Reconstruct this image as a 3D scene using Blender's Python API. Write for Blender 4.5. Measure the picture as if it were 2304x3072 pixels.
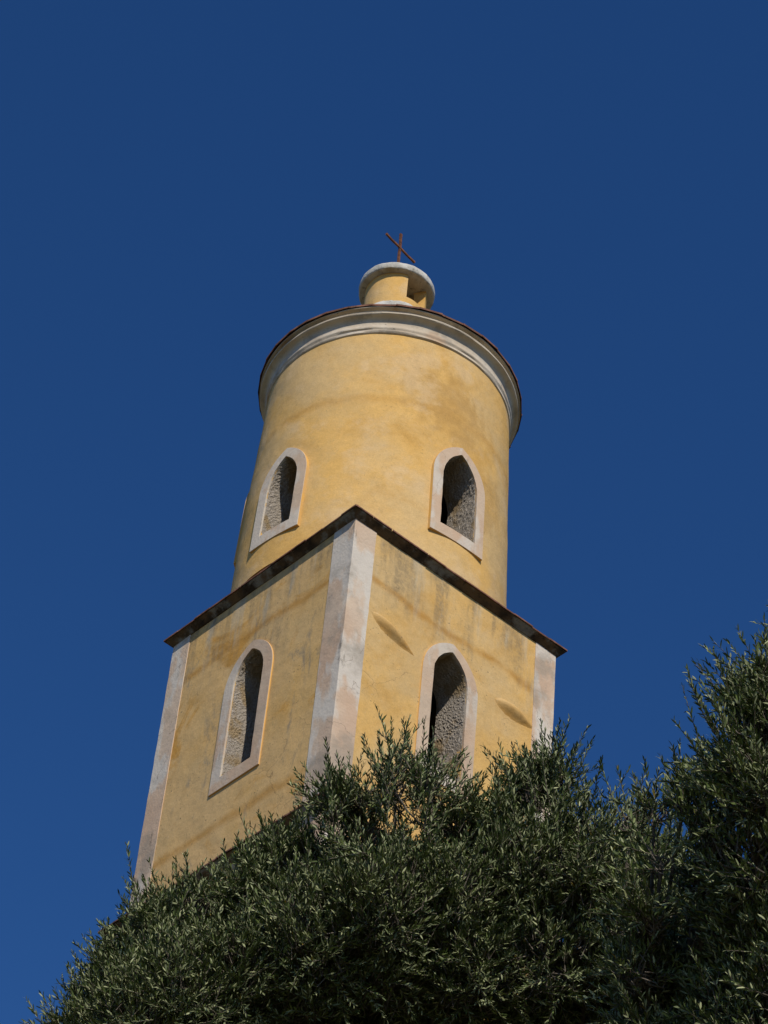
import bpy, bmesh, math, random
import numpy as np
from mathutils import Vector, Matrix

# ------------------------------------------------------------------ scene, camera, light
for o in list(bpy.data.objects):
    bpy.data.objects.remove(o)
scene = bpy.context.scene
COL = scene.collection
R = math.radians
rnd = random.Random(7)

cam_data = bpy.data.cameras.new('camera')
cam = bpy.data.objects.new('camera', cam_data)
COL.objects.link(cam)
CR = Vector((0.733889, -0.675096, 0.075179)).normalized()
CF = Vector((0.449456, 0.565597, 0.69144)).normalized()
CU = CR.cross(CF).normalized()
M = Matrix.Identity(4)
for i in range(3):
    M[i][0], M[i][1], M[i][2] = CR[i], CU[i], -CF[i]
CAM = Vector((-20.4951, -25.9017, 1.6))
M.translation = CAM
cam.matrix_world = M
cam_data.sensor_fit = 'VERTICAL'
cam_data.sensor_height = 24.0
cam_data.lens = 8000 / 3072 * 24.0
cam_data.clip_start = 0.1
cam_data.clip_end = 5000
scene.camera = cam

SUN_AZ, SUN_EL = 243.5, 41.0          # azimuth measured from +x, counter-clockwise
sd = Vector((math.cos(R(SUN_EL)) * math.cos(R(SUN_AZ)), math.cos(R(SUN_EL)) * math.sin(R(SUN_AZ)), math.sin(R(SUN_EL))))
ld = bpy.data.lights.new('sun', 'SUN')
ld.energy = 3.95
ld.angle = R(0.5)
ld.color = (1.0, 0.92, 0.80)
lo = bpy.data.objects.new('sun', ld)
lo.rotation_euler = (-sd).to_track_quat('-Z', 'Y').to_euler()
lo.location = (-10, -40, 60)
COL.objects.link(lo)

world = bpy.data.worlds.new('World')
scene.world = world
world.use_nodes = True
wn = world.node_tree.nodes
wl = world.node_tree.links
wn.clear()
sky = wn.new('ShaderNodeTexSky')
sky.sky_type = 'NISHITA'
sky.sun_disc = False
sky.sun_elevation = R(SUN_EL)
sky.sun_rotation = R(90 - SUN_AZ)
sky.altitude = 1500
sky.air_density = 1.0
sky.dust_density = 0.0
sky.ozone_density = 6.0
hs = wn.new('ShaderNodeHueSaturation')
hs.inputs['Hue'].default_value = 0.507
hs.inputs['Saturation'].default_value = 1.19
hs.inputs['Value'].default_value = 0.95
bg = wn.new('ShaderNodeBackground')
bg.inputs['Strength'].default_value = 0.10
wo = wn.new('ShaderNodeOutputWorld')
wl.new(sky.outputs[0], hs.inputs['Color'])
wl.new(hs.outputs[0], bg.inputs['Color'])
wl.new(bg.outputs[0], wo.inputs['Surface'])

vs = scene.view_settings
vs.view_transform = 'Standard'
vs.look = 'None'
vs.gamma = 1.0
vs.use_curve_mapping = False
vs.exposure = 0.0
scene.render.resolution_x = 768
scene.render.resolution_y = 1024
scene.render.engine = 'CYCLES'

# ------------------------------------------------------------------ node helpers
class NT:
    def __init__(s, name, rough=0.9, spec=0.2):
        s.m = bpy.data.materials.new(name)
        s.m.use_nodes = True
        s.t = s.m.node_tree
        s.n = s.t.nodes
        s.b = s.n['Principled BSDF']
        s.b.inputs['Roughness'].default_value = rough
        s.b.inputs['Specular IOR Level'].default_value = spec
        g = s.n.new('ShaderNodeNewGeometry')
        s.pos = g.outputs['Position']
        s.geo = g
        sx = s.n.new('ShaderNodeSeparateXYZ')
        s.link(s.pos, sx.inputs[0])
        s.x, s.y, s.z = sx.outputs
    def link(s, a, b): s.t.links.new(a, b)
    def val(s, sock, v):
        if isinstance(v, (int, float, tuple)): sock.default_value = v
        else: s.link(v, sock)
    def noise(s, scale, detail=4, rough=0.55, stretch=(1, 1, 1), off=(0, 0, 0), dist=0.0):
        mp = s.n.new('ShaderNodeMapping')
        mp.inputs['Scale'].default_value = stretch
        mp.inputs['Location'].default_value = off
        s.link(s.pos, mp.inputs['Vector'])
        n = s.n.new('ShaderNodeTexNoise')
        n.inputs['Scale'].default_value = scale
        n.inputs['Detail'].default_value = detail
        n.inputs['Roughness'].default_value = rough
        n.inputs['Distortion'].default_value = dist
        s.link(mp.outputs[0], n.inputs['Vector'])
        return n.outputs[0]
    def vor(s, scale, feature='F1', stretch=(1, 1, 1), warp=0.0):
        v = s.n.new('ShaderNodeTexVoronoi')
        v.feature = feature
        v.inputs['Scale'].default_value = scale
        mp = s.n.new('ShaderNodeMapping')
        mp.inputs['Scale'].default_value = stretch
        if warp:
            nz = s.n.new('ShaderNodeTexNoise')
            nz.inputs['Scale'].default_value = 1.5
            nz.inputs['Detail'].default_value = 5
            s.link(s.pos, nz.inputs['Vector'])
            ad = s.n.new('ShaderNodeVectorMath'); ad.operation = 'MULTIPLY_ADD'
            s.link(nz.outputs['Color'], ad.inputs[0])
            ad.inputs[1].default_value = (warp,) * 3
            s.link(s.pos, ad.inputs[2])
            s.link(ad.outputs[0], mp.inputs['Vector'])
        else:
            s.link(s.pos, mp.inputs['Vector'])
        s.link(mp.outputs[0], v.inputs['Vector'])
        return v.outputs['Distance']
    def ramp(s, f, a, b, lo=0.0, hi=1.0):
        r = s.n.new('ShaderNodeMapRange')
        r.interpolation_type = 'SMOOTHSTEP'
        r.inputs['From Min'].default_value = a
        r.inputs['From Max'].default_value = b
        r.inputs['To Min'].default_value = lo
        r.inputs['To Max'].default_value = hi
        s.link(f, r.inputs['Value'])
        return r.outputs[0]
    def math(s, op, a, b=0.0, c=0.0):
        m = s.n.new('ShaderNodeMath'); m.operation = op
        s.val(m.inputs[0], a); s.val(m.inputs[1], b); s.val(m.inputs[2], c)
        return m.outputs[0]
    def mul(s, a, b): return s.math('MULTIPLY', a, b)
    def mix(s, f, a, b):
        m = s.n.new('ShaderNodeMix'); m.data_type = 'RGBA'
        s.val(m.inputs[0], f)
        s.val(m.inputs[6], a + (1,) if isinstance(a, tuple) else a)
        s.val(m.inputs[7], b + (1,) if isinstance(b, tuple) else b)
        return m.outputs[2]
    def color(s, c):
        s.val(s.b.inputs['Base Color'], c + (1,) if isinstance(c, tuple) else c)
    def bump(s, h, strength=0.3, dist=0.02):
        b = s.n.new('ShaderNodeBump')
        b.inputs['Strength'].default_value = strength
        b.inputs['Distance'].default_value = dist
        s.link(h, b.inputs['Height'])
        s.link(b.outputs[0], s.b.inputs['Normal'])
        return b

S = 2.2
Z0 = 30.0722
def zz(u): return Z0 + S * u

# ------------------------------------------------------------------ materials
def stucco(name, weather, bands, streak_top=None, side=False):
    t = NT(name, 0.92, 0.15)
    base = (0.665, 0.408, 0.130)
    c = t.mix(t.ramp(t.noise(0.55, 5, 0.6, off=(3, 1, 2)), 0.40, 0.66), base, (0.600, 0.415, 0.190))
    c = t.mix(t.mul(t.ramp(t.noise(0.8, 6, 0.62, off=(9, 4, 7), dist=0.6), 0.50, 0.72), 0.65), c, (0.520, 0.290, 0.070))
    c = t.mix(t.mul(t.ramp(t.noise(2.6, 6, 0.7, off=(1, 8, 5)), 0.52, 0.75), 0.45), c, (0.620, 0.450, 0.240))
    if weather > 0:                                       # grey weathered film, stronger on the west wall
        w = t.ramp(t.noise(1.1, 6, 0.65, stretch=(1, 1, 0.55), off=(5, 5, 1)), 0.40, 0.66)
        c = t.mix(t.mul(w, weather), c, (0.460, 0.345, 0.190))
        if side:
            west = t.ramp(t.x, -2.17, -2.12, 1.0, 0.0)
            w2 = t.ramp(t.noise(0.7, 5, 0.6, stretch=(1, 1, 0.7), off=(2, 7, 3)), 0.30, 0.62)
            c = t.mix(t.mul(t.mul(west, t.ramp(w2, 0, 1, 0.30, 0.95)), 0.80), c, (0.610, 0.415, 0.195))  # weathered west tone, its colour also lifted to offset weaker light there
            w3 = t.mul(west, t.ramp(t.noise(0.75, 5, 0.6, off=(12, 3, 9), dist=1.0), 0.55, 0.68))
            c = t.mix(t.mul(w3, 0.9), c, (0.520, 0.270, 0.055))
            w4 = t.mul(west, t.ramp(t.noise(2.0, 6, 0.7, stretch=(1, 1, 0.4), off=(2, 13, 9), dist=0.6), 0.56, 0.70))
            c = t.mix(t.mul(w4, 0.75), c, (0.270, 0.230, 0.165))
    for zb, wd, amp, st in bands:                         # ochre day-joint lines in the render
        n = t.noise(0.9, 4, 0.6, off=(4, 4, 4))
        d = t.math('ABSOLUTE', t.math('MULTIPLY_ADD', n, -amp, t.math('SUBTRACT', t.z, zb - amp * 0.5)))
        f = t.mul(t.ramp(d, 0.0, wd, st, 0.0), t.ramp(t.noise(2.2, 4, 0.6), 0.3, 0.6, 0.35, 1.0))
        c = t.mix(f, c, (0.430, 0.215, 0.040))
    if weather == 0:                                      # damp ochre stain under the drum cornice
        for (px_, py_, pz_), rad_, st_ in (((-0.39, -2.09, 34.02), 1.15, 0.6), ((0.45, -2.0, 32.3), 0.9, 0.4)):
            vm = t.n.new('ShaderNodeVectorMath'); vm.operation = 'DISTANCE'
            t.link(t.pos, vm.inputs[0]); vm.inputs[1].default_value = (px_, py_, pz_)
            dd = t.math('ADD', vm.outputs['Value'], t.math('MULTIPLY_ADD', t.noise(1.8, 5, 0.65, stretch=(1.4, 1.4, 0.6), off=(3, 3, 8)), 2.6, -1.3))
            c = t.mix(t.mul(t.ramp(dd, rad_ * 0.35, rad_, st_, 0.0), t.ramp(t.noise(3.5, 5, 0.65), 0.3, 0.6, 0.5, 1.0)), c, (0.400, 0.235, 0.075))
        c = t.mix(t.mul(t.ramp(t.noise(1.25, 5, 0.6, off=(7, 2, 11)), 0.52, 0.66), 0.5), c, (0.640, 0.470, 0.270))
    if streak_top:                                        # rain streaks hanging under the eaves
        s1 = t.ramp(t.noise(1.0, 5, 0.6, stretch=(3.4, 3.4, 0.5), off=(2, 2, 0)), 0.44, 0.64)
        n0 = t.ramp(t.noise(1.2, 3, 0.5), 0.3, 0.7, 0.4, 1.7)
        dz = t.math('SUBTRACT', streak_top, t.z)
        fall = t.ramp(t.math('DIVIDE', dz, n0), 0.25, 1.7, 1.0, 0.0)
        gr = t.ramp(t.noise(14, 5, 0.7), 0.35, 0.6, 0.45, 1.0)
        c = t.mix(t.mul(t.mul(t.mul(s1, fall), gr), 0.62), c, (0.200, 0.165, 0.110))
        s2 = t.ramp(t.noise(1.3, 5, 0.6, stretch=(3.0, 3.0, 0.5), off=(7, 1, 0)), 0.52, 0.70)
        c = t.mix(t.mul(t.mul(s2, fall), 0.45), c, (0.50, 0.46, 0.36))
    # lichen specks and smudges
    sp = t.ramp(t.noise(22, 3, 0.6), 0.62, 0.72)
    zone = t.ramp(t.noise(1.6, 4, 0.6, off=(6, 6, 6)), 0.42, 0.60)
    k = 0.85 if weather > 0.2 else 0.3
    c = t.mix(t.mul(t.mul(sp, zone), k), c, (0.10, 0.085, 0.06))
    sm = t.mul(t.ramp(t.noise(5.5, 6, 0.75, off=(2, 9, 4)), 0.60, 0.74), zone)
    c = t.mix(t.mul(sm, 0.62 * k), c, (0.22, 0.18, 0.115))
    # hair cracks
    cr = t.ramp(t.vor(0.75, 'DISTANCE_TO_EDGE', warp=0.9), 0.0, 0.006, 1.0, 0.0)
    cr = t.mul(cr, t.ramp(t.noise(0.9, 2, 0.5, off=(8, 8, 2)), 0.52, 0.6))
    c = t.mix(t.mul(cr, 0.6 if weather > 0 else 0.12), c, (0.16, 0.10, 0.05))
    fine = t.mul(t.ramp(t.noise(40, 4, 0.7), 0.25, 0.75, 0.90, 1.06), t.ramp(t.noise(6.5, 7, 0.78, off=(4, 11, 2)), 0.34, 0.64, 0.95, 1.04))
    chip = t.mul(t.ramp(t.noise(9, 6, 0.7, stretch=(1, 1, 0.7), off=(13, 1, 6)), 0.64, 0.68), t.ramp(t.noise(1.1, 3, 0.6, off=(3, 12, 4)), 0.48, 0.6))
    c = t.mix(t.mul(chip, 0.45 if weather > 0 else 0.25), c, (0.56, 0.47, 0.33))
    hsv = t.n.new('ShaderNodeHueSaturation')
    t.link(fine, hsv.inputs['Value']); t.link(c, hsv.inputs['Color'])
    t.color(hsv.outputs[0])
    h = t.math('ADD', t.mul(t.noise(1.7, 4, 0.5), 3.0), t.mul(t.noise(30, 5, 0.7), 0.35))
    t.bump(h, 0.6, 0.02)
    return t.m

def trim(name, grime=0.5, dull=1.0):
    t = NT(name, 0.9, 0.15)
    c = t.mix(t.ramp(t.noise(1.1, 5, 0.6, stretch=(1, 1, 0.6)), 0.38, 0.62), (0.565, 0.405, 0.290), (0.610, 0.485, 0.370))
    c = t.mix(t.mul(t.ramp(t.noise(1.5, 4, 0.6, off=(4, 2, 9), stretch=(1, 1, 0.5)), 0.49, 0.58), 0.9), c, (0.640, 0.605, 0.540))
    c = t.mix(t.mul(t.ramp(t.noise(0.9, 6, 0.65, off=(8, 3, 1)), 0.52, 0.68), 0.8 * grime), c, (0.300, 0.270, 0.225))
    c = t.mix(t.mul(t.ramp(t.noise(3.5, 6, 0.7, off=(1, 5, 2), stretch=(1, 1, 0.35)), 0.60, 0.70), 0.9 * grime), c, (0.12, 0.11, 0.095))
    c = t.mix(t.mul(t.ramp(t.noise(30, 3, 0.6), 0.66, 0.72), 0.6 * grime), c, (0.10, 0.09, 0.07))
    cr = t.ramp(t.vor(0.9, 'DISTANCE_TO_EDGE', warp=0.8), 0.0, 0.007, 1.0, 0.0)
    c = t.mix(t.mul(t.mul(cr, t.ramp(t.noise(1.1, 2), 0.48, 0.56)), 0.7 * grime), c, (0.17, 0.13, 0.10))
    if dull < 1:
        c = t.mix(1 - dull, c, (0.43, 0.300, 0.175))
    t.color(c)
    t.bump(t.math('ADD', t.mul(t.noise(2.2, 4), 2.0), t.mul(t.noise(24, 5, 0.7), 0.5)), 0.7, 0.018)
    return t.m

def roughcast(name):
    t = NT(name, 0.95, 0.1)
    c = t.mix(t.ramp(t.noise(28, 4, 0.7), 0.32, 0.68), (0.33, 0.290, 0.240), (0.53, 0.47, 0.40))
    c = t.mix(t.ramp(t.noise(34, 3, 0.6, off=(3, 3, 3)), 0.62, 0.70, 0.0, 0.75), c, (0.09, 0.07, 0.05))
    c = t.mix(t.mul(t.ramp(t.noise(2.2, 4), 0.48, 0.62), 0.65), c, (0.34, 0.225, 0.085))
    t.color(c)
    t.bump(t.noise(30, 4, 0.75), 1.0, 0.05)
    return t.m

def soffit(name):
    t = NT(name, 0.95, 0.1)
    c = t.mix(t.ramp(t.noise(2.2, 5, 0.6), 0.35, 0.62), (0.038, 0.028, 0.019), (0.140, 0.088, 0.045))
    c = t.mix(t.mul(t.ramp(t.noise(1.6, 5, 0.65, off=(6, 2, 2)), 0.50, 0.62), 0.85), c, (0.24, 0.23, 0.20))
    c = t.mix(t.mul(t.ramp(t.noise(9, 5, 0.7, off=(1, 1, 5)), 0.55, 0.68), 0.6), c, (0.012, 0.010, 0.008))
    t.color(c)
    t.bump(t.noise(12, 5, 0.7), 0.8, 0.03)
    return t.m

def clay(name):
    t = NT(name, 0.9, 0.15)
    c = t.mix(t.ramp(t.noise(5, 3, 0.6), 0.35, 0.65), (0.13, 0.065, 0.046), (0.24, 0.120, 0.085))
    c = t.mix(t.mul(t.ramp(t.noise(3.2, 5, 0.7, off=(3, 7, 1)), 0.52, 0.64), 0.8), c, (0.06, 0.04, 0.032))
    t.color(c)
    t.bump(t.noise(25, 4), 0.5, 0.01)
    return t.m

def cornice_mat(name):
    t = NT(name, 0.9, 0.15)
    c = t.mix(t.ramp(t.noise(1.4, 5, 0.6), 0.38, 0.62), (0.50, 0.420, 0.320), (0.57, 0.505, 0.41))
    c = t.mix(t.mul(t.ramp(t.noise(2.4, 6, 0.65, off=(4, 4, 4)), 0.50, 0.68), 0.8), c, (0.33, 0.29, 0.235))
    c = t.mix(t.mul(t.ramp(t.noise(1.5, 5, 0.6, off=(9, 2, 4)), 0.55, 0.70), 0.6), c, (0.42, 0.27, 0.16))
    c = t.mix(t.mul(t.ramp(t.noise(7, 5, 0.7, off=(1, 9, 4)), 0.62, 0.72), 0.7), c, (0.08, 0.07, 0.06))
    t.color(c)
    t.bump(t.math('ADD', t.mul(t.noise(2.5, 4), 2.0), t.mul(t.noise(24, 5, 0.7), 0.4)), 0.6, 0.02)
    return t.m

def concrete(name):
    t = NT(name, 0.92, 0.15)
    c = t.mix(t.ramp(t.noise(3, 5, 0.6), 0.35, 0.65), (0.42, 0.41, 0.37), (0.58, 0.57, 0.53))
    c = t.mix(t.mul(t.ramp(t.noise(9, 6, 0.7, off=(2, 2, 2)), 0.54, 0.68), 0.8), c, (0.13, 0.125, 0.10))
    c = t.mix(t.mul(t.ramp(t.noise(2.5, 5, 0.6, off=(5, 1, 2)), 0.54, 0.7), 0.7), c, (0.30, 0.26, 0.17))
    t.color(c)
    t.bump(t.noise(20, 5, 0.7), 0.7, 0.02)
    return t.m

def rust(name):
    t = NT(name, 0.85, 0.3)
    c = t.mix(t.ramp(t.noise(9, 5, 0.7), 0.35, 0.65), (0.085, 0.032, 0.018), (0.23, 0.090, 0.036))
    c = t.mix(t.ramp(t.noise(22, 4, 0.7, off=(1, 2, 3)), 0.56, 0.66), c, (0.045, 0.020, 0.014))
    t.color(c)
    t.bump(t.noise(60, 4, 0.7), 0.6, 0.005)
    return t.m

def bark(name):
    t = NT(name, 0.95, 0.1)
    c = t.mix(t.ramp(t.noise(12, 6, 0.7, stretch=(1, 1, 0.25)), 0.35, 0.65), (0.060, 0.048, 0.036), (0.19, 0.165, 0.135))
    t.color(c)
    t.bump(t.noise(14, 5, 0.7, stretch=(1, 1, 0.25)), 1.0, 0.03)
    return t.m

def leaf_mat(name):
    t = NT(name, 0.55, 0.22)
    at = t.n.new('ShaderNodeAttribute'); at.attribute_name = 'tone'
    f = at.outputs['Fac']
    cr = t.n.new('ShaderNodeValToRGB')
    e = cr.color_ramp.elements
    e[0].position = 0.0; e[0].color = (0.020, 0.032, 0.010, 1)
    e[1].position = 1.0; e[1].color = (0.28, 0.20, 0.030, 1)
    for p_, c_ in ((0.35, (0.058, 0.086, 0.024)), (0.75, (0.140, 0.186, 0.054)), (0.93, (0.175, 0.215, 0.060)), (0.985, (0.220, 0.230, 0.055))):
        q = e.new(p_); q.color = c_ + (1,)
    t.link(f, cr.inputs[0])
    under = t.mix(f, (0.108, 0.134, 0.058), (0.430, 0.460, 0.240))
    c = t.mix(t.geo.outputs['Backfacing'], cr.outputs[0], under)   # olive leaves: dark above, silvery below
    t.color(c)
    tr = t.n.new('ShaderNodeBsdfTranslucent')
    t.link(t.mix(0.5, cr.outputs[0], (0.10, 0.15, 0.03)), tr.inputs['Color'])
    ms = t.n.new('ShaderNodeMixShader'); ms.inputs[0].default_value = 0.07
    out = t.n['Material Output']
    t.link(t.b.outputs[0], ms.inputs[1]); t.link(tr.outputs[0], ms.inputs[2])
    t.link(ms.outputs[0], out.inputs['Surface'])
    return t.m

def ground_mat(name):
    t = NT(name, 0.95, 0.1)
    c = t.mix(t.ramp(t.noise(0.4, 6, 0.6), 0.4, 0.6), (0.16, 0.125, 0.08), (0.085, 0.095, 0.035))
    c = t.mix(t.mul(t.ramp(t.noise(8, 5, 0.7), 0.5, 0.7), 0.6), c, (0.22, 0.18, 0.12))
    t.color(c)
    t.bump(t.noise(6, 6, 0.7), 0.6, 0.06)
    return t.m

MAT = {
    'wall': stucco('yellow_render', 0.22, [(zz(-0.455), 0.14, 0.35, 0.75), (zz(-2.13), 0.16, 0.35, 0.6)], zz(0.0), side=True),
    'drum': stucco('smooth_yellow_render', 0.0, [(zz(1.66), 0.17, 0.30, 0.36)]),
    'bulge': stucco('bulge_render', 0.35, [(zz(-0.84), 0.30, 0.25, 0.75)]),
    'lower': stucco('aged_yellow_render', 0.35, [], zz(-2.64), side=True),
    'trim': trim('pinkish_trim', 0.85, 0.88), 'frame': trim('frame_plaster', 0.45, 0.74),
    'rough': roughcast('roughcast'), 'soffit': soffit('stained_soffit'), 'clay': clay('clay_tile'),
    'cornice': cornice_mat('grey_white_plaster'), 'concrete': concrete('weathered_concrete'),
    'rust': rust('rusty_iron'), 'bark': bark('olive_bark'), 'leaf': leaf_mat('olive_leaf'), 'ground': ground_mat('dry_ground'),
}
tt = NT('green_olive', 0.4, 0.4); tt.color(tt.mix(tt.ramp(tt.noise(3, 2), 0.45, 0.6), (0.16, 0.20, 0.035), (0.10, 0.14, 0.03))); MAT['olive'] = tt.m
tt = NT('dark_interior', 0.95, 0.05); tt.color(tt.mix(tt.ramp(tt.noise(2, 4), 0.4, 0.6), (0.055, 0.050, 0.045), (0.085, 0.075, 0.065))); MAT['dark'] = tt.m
tt = NT('yellow_edge_paint', 0.9, 0.15); tt.color(tt.mix(tt.ramp(tt.noise(3, 3), 0.4, 0.6), (0.66, 0.38, 0.10), (0.60, 0.36, 0.13))); MAT['edge'] = tt.m

# ------------------------------------------------------------------ mesh helpers
def link_mesh(name, verts, faces, mat, parent=None, smooth=False, angle=35):
    me = bpy.data.meshes.new(name)
    me.from_pydata([tuple(v) for v in verts], [], faces)
    me.validate()
    mats = mat if isinstance(mat, list) else [mat]
    for m in mats: me.materials.append(MAT[m])
    bm = bmesh.new(); bm.from_mesh(me)
    bmesh.ops.recalc_face_normals(bm, faces=bm.faces)
    bm.to_mesh(me); bm.free()
    if smooth:
        me.shade_smooth()
        me.set_sharp_from_angle(angle=R(angle))
    o = bpy.data.objects.new(name, me)
    COL.objects.link(o)
    if parent: o.parent = parent
    return o

def empty(name, label, cat, loc=(0, 0, 0)):
    o = bpy.data.objects.new(name, None)
    o.location = loc
    COL.objects.link(o)
    o['label'] = label; o['category'] = cat
    return o

def grid_faces(nr, nc, wrap=True, off=0):
    f = []
    for i in range(nr - 1):
        for j in range(nc if wrap else nc - 1):
            k = (j + 1) % nc
            f.append((off + i * nc + j, off + i * nc + k, off + (i + 1) * nc + k, off + (i + 1) * nc + j))
    return f

def lathe(profile, c=(0, 0), seg=192, closed=False, jit=None, a0=0.0, a1=2 * math.pi):
    """profile of (radius, z) -> verts, faces; closed joins last to first ring"""
    full = abs(a1 - a0 - 2 * math.pi) < 1e-6
    n = seg if full else seg + 1
    V = []
    for i, (r, z) in enumerate(profile):
        for j in range(n):
            a = a0 + (a1 - a0) * j / seg
            d = jit(i, a) if jit else (0, 0)
            V.append((c[0] + (r + d[0]) * math.cos(a), c[1] + (r + d[0]) * math.sin(a), z + d[1]))
    F = grid_faces(len(profile), n, full)
    if closed:
        L = (len(profile) - 1) * n
        for j in range(n if full else n - 1):
            k = (j + 1) % n
            F.append((L + j, L + k, k, j))
    return V, F, n

def wob(a, seed, amp):
    return amp * (math.sin(3 * a + seed) + 0.6 * math.sin(7 * a + 2.1 * seed) + 0.4 * math.sin(13 * a + 3.3 * seed) + 0.3 * math.sin(29 * a + seed)) / 2.3

def arch(w, zb, zs, za, n=12, cx=0.0):
    """pointed arch outline, counter-clockwise from bottom left; returns (u, z) list"""
    h = za - zs
    c = max(0.0, (h * h - w * w) / (2 * w))
    r = w + c
    P = [(cx - w, zb), (cx + w, zb)]
    m = 10
    for i in range(m + 1):
        P.append((cx + w, zb + (zs - zb) * (i + 1) / (m + 1.0)) if i < m else (cx + w, zs))
    a_end = math.acos(min(1, c / r))
    right = [(cx - c + r * math.cos(a_end * i / n), zs + (h if c == 0 else r) * math.sin(a_end * i / n)) for i in range(1, n + 1)]
    left = [(2 * cx - x, z) for x, z in reversed(right[:-1])]
    P += right + left
    for i in range(m + 1):
        P.append((cx - w, zs - (zs - zb) * i / (m + 1.0)))
    return P

# wall faces: local (u, z, depth) -> world; d > 0 goes outwards
class Face:
    def __init__(s, kind, plane, ang=0.0): s.k, s.p, s.a = kind, plane, ang
    def __call__(s, u, z, d=0.0):
        P = s.p + d
        if s.k == 'A':
            n = (math.cos(s.a), math.sin(s.a))
            return (DC[0] + n[0] * P + n[1] * u, DC[1] + n[1] * P - n[0] * u, z)
        return {'W': (-P, u, z), 'S': (u, -P, z), 'E': (P, u, z), 'N': (u, P, z)}[s.k]

def boolean_cut(obj, cutters):
    for c in cutters:
        m = obj.modifiers.new('cut', 'BOOLEAN'); m.operation = 'DIFFERENCE'; m.solver = 'EXACT'; m.object = c
    dg = bpy.context.evaluated_depsgraph_get()
    me = bpy.data.meshes.new_from_object(obj.evaluated_get(dg))
    obj.modifiers.clear()
    old = obj.data; obj.data = me; bpy.data.meshes.remove(old)
    for c in cutters:
        d = c.data; bpy.data.objects.remove(c); bpy.data.meshes.remove(d)

def prism(name, P, face, d0, d1):
    n = len(P)
    V = [face(u, z, d0) for u, z in P] + [face(u, z, d1) for u, z in P]
    F = [tuple(range(n))[::-1], tuple(range(n, 2 * n))] + [(i, (i + 1) % n, n + (i + 1) % n, n + i) for i in range(n)]
    return link_mesh(name, V, F, 'wall')

# ------------------------------------------------------------------ ground
g = []
N = 60
gv = []
for i in range(N + 1):
    for j in range(N + 1):
        x = (i / N * 2 - 1); y = (j / N * 2 - 1)
        x = math.copysign(abs(x) ** 2.2, x) * 2500; y = math.copysign(abs(y) ** 2.2, y) * 2500
        d = math.hypot(x, y)
        gv.append((x, y, 0.0 if d < 40 else 0.9 * math.sin(x * 0.013) * math.sin(y * 0.017) * min(1, (d - 40) / 100)))
o = link_mesh('ground', gv, [(i * (N + 1) + j, (i + 1) * (N + 1) + j, (i + 1) * (N + 1) + j + 1, i * (N + 1) + j + 1) for i in range(N) for j in range(N)], 'ground', smooth=True)
o['kind'] = 'structure'

# ------------------------------------------------------------------ bell tower
H = S                                     # half width of the square stage
YA = S * 1.037                            # north edge of the stage (a touch deeper than wide)
tower = empty('bell_tower', 'tall yellow rendered bell tower with round drum on square stage and rusty cross on top', 'tower')
DC = (-0.013 * S, 0.0071 * S)             # drum axis
TH = 0.31 * S                             # wall thickness

def rect(off, z, ya=YA, h=H):
    return [(-h - off, -h - off, z), (h + off, -h - off, z), (h + off, ya + off, z), (-h - off, ya + off, z)]

def rect_sweep(profile, closed=True, sub=1, jit=0.0, seed=0, ya=YA):
    """sweep (offset, z) profile around the square plan"""
    rr = random.Random(seed)
    V = []
    n = 4 * sub
    cols = [None] * n
    waves = [(rr.uniform(1, 9), rr.uniform(0, 6), rr.uniform(0.3, 1)) for _ in range(8)]
    for off, z in profile:
        q = rect(off, z, ya)
        for s_ in range(4):
            a = Vector(q[s_]); b = Vector(q[(s_ + 1) % 4])
            for k in range(sub):
                p = a.lerp(b, k / sub)
                if jit:
                    t_ = s_ + k / sub
                    p.z += jit * sum(w * math.sin(f * t_ * 3 + ph) for f, ph, w in waves) / 3
                V.append(p)
    F = grid_faces(len(profile), n, True)
    if closed:
        L = (len(profile) - 1) * n
        F += [(L + j, L + (j + 1) % n, (j + 1) % n, j) for j in range(n)]
    return V, F

WREC = 0.012                              # wall set back behind the corner strips
def square_stage(name, mat, z0, z1, win=None, grow=0.0):
    prof = [(-WREC + grow, z0), (-WREC + grow, z1), (-TH, z1), (-TH, z0)]
    V, F = rect_sweep(prof, True, sub=1)
    return link_mesh(name, V, F, mat, tower)

FW = Face('W', H); FS = Face('S', H); FE = Face('E', H); FN = Face('N', YA)
CW = 0.018 * S
faces_sq = [(FW, CW), (FS, -0.012 * S), (FE, CW), (FN, 0.0)]

stage = square_stage('square_stage_wall', ['wall'], zz(-2.60), zz(0.005))
cut = []
IN = dict(w=0.162 * S, zb=zz(-1.700), zs=zz(-0.885), za=zz(-0.628))
OUT = dict(w=0.264 * S, zb=zz(-1.812), zs=zz(-0.910), za=zz(-0.550))
for f, c in faces_sq:
    cut.append(prism('cut', arch(cx=c, **IN), f, 0.3, -TH - 0.3))
boolean_cut(stage, cut)

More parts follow.
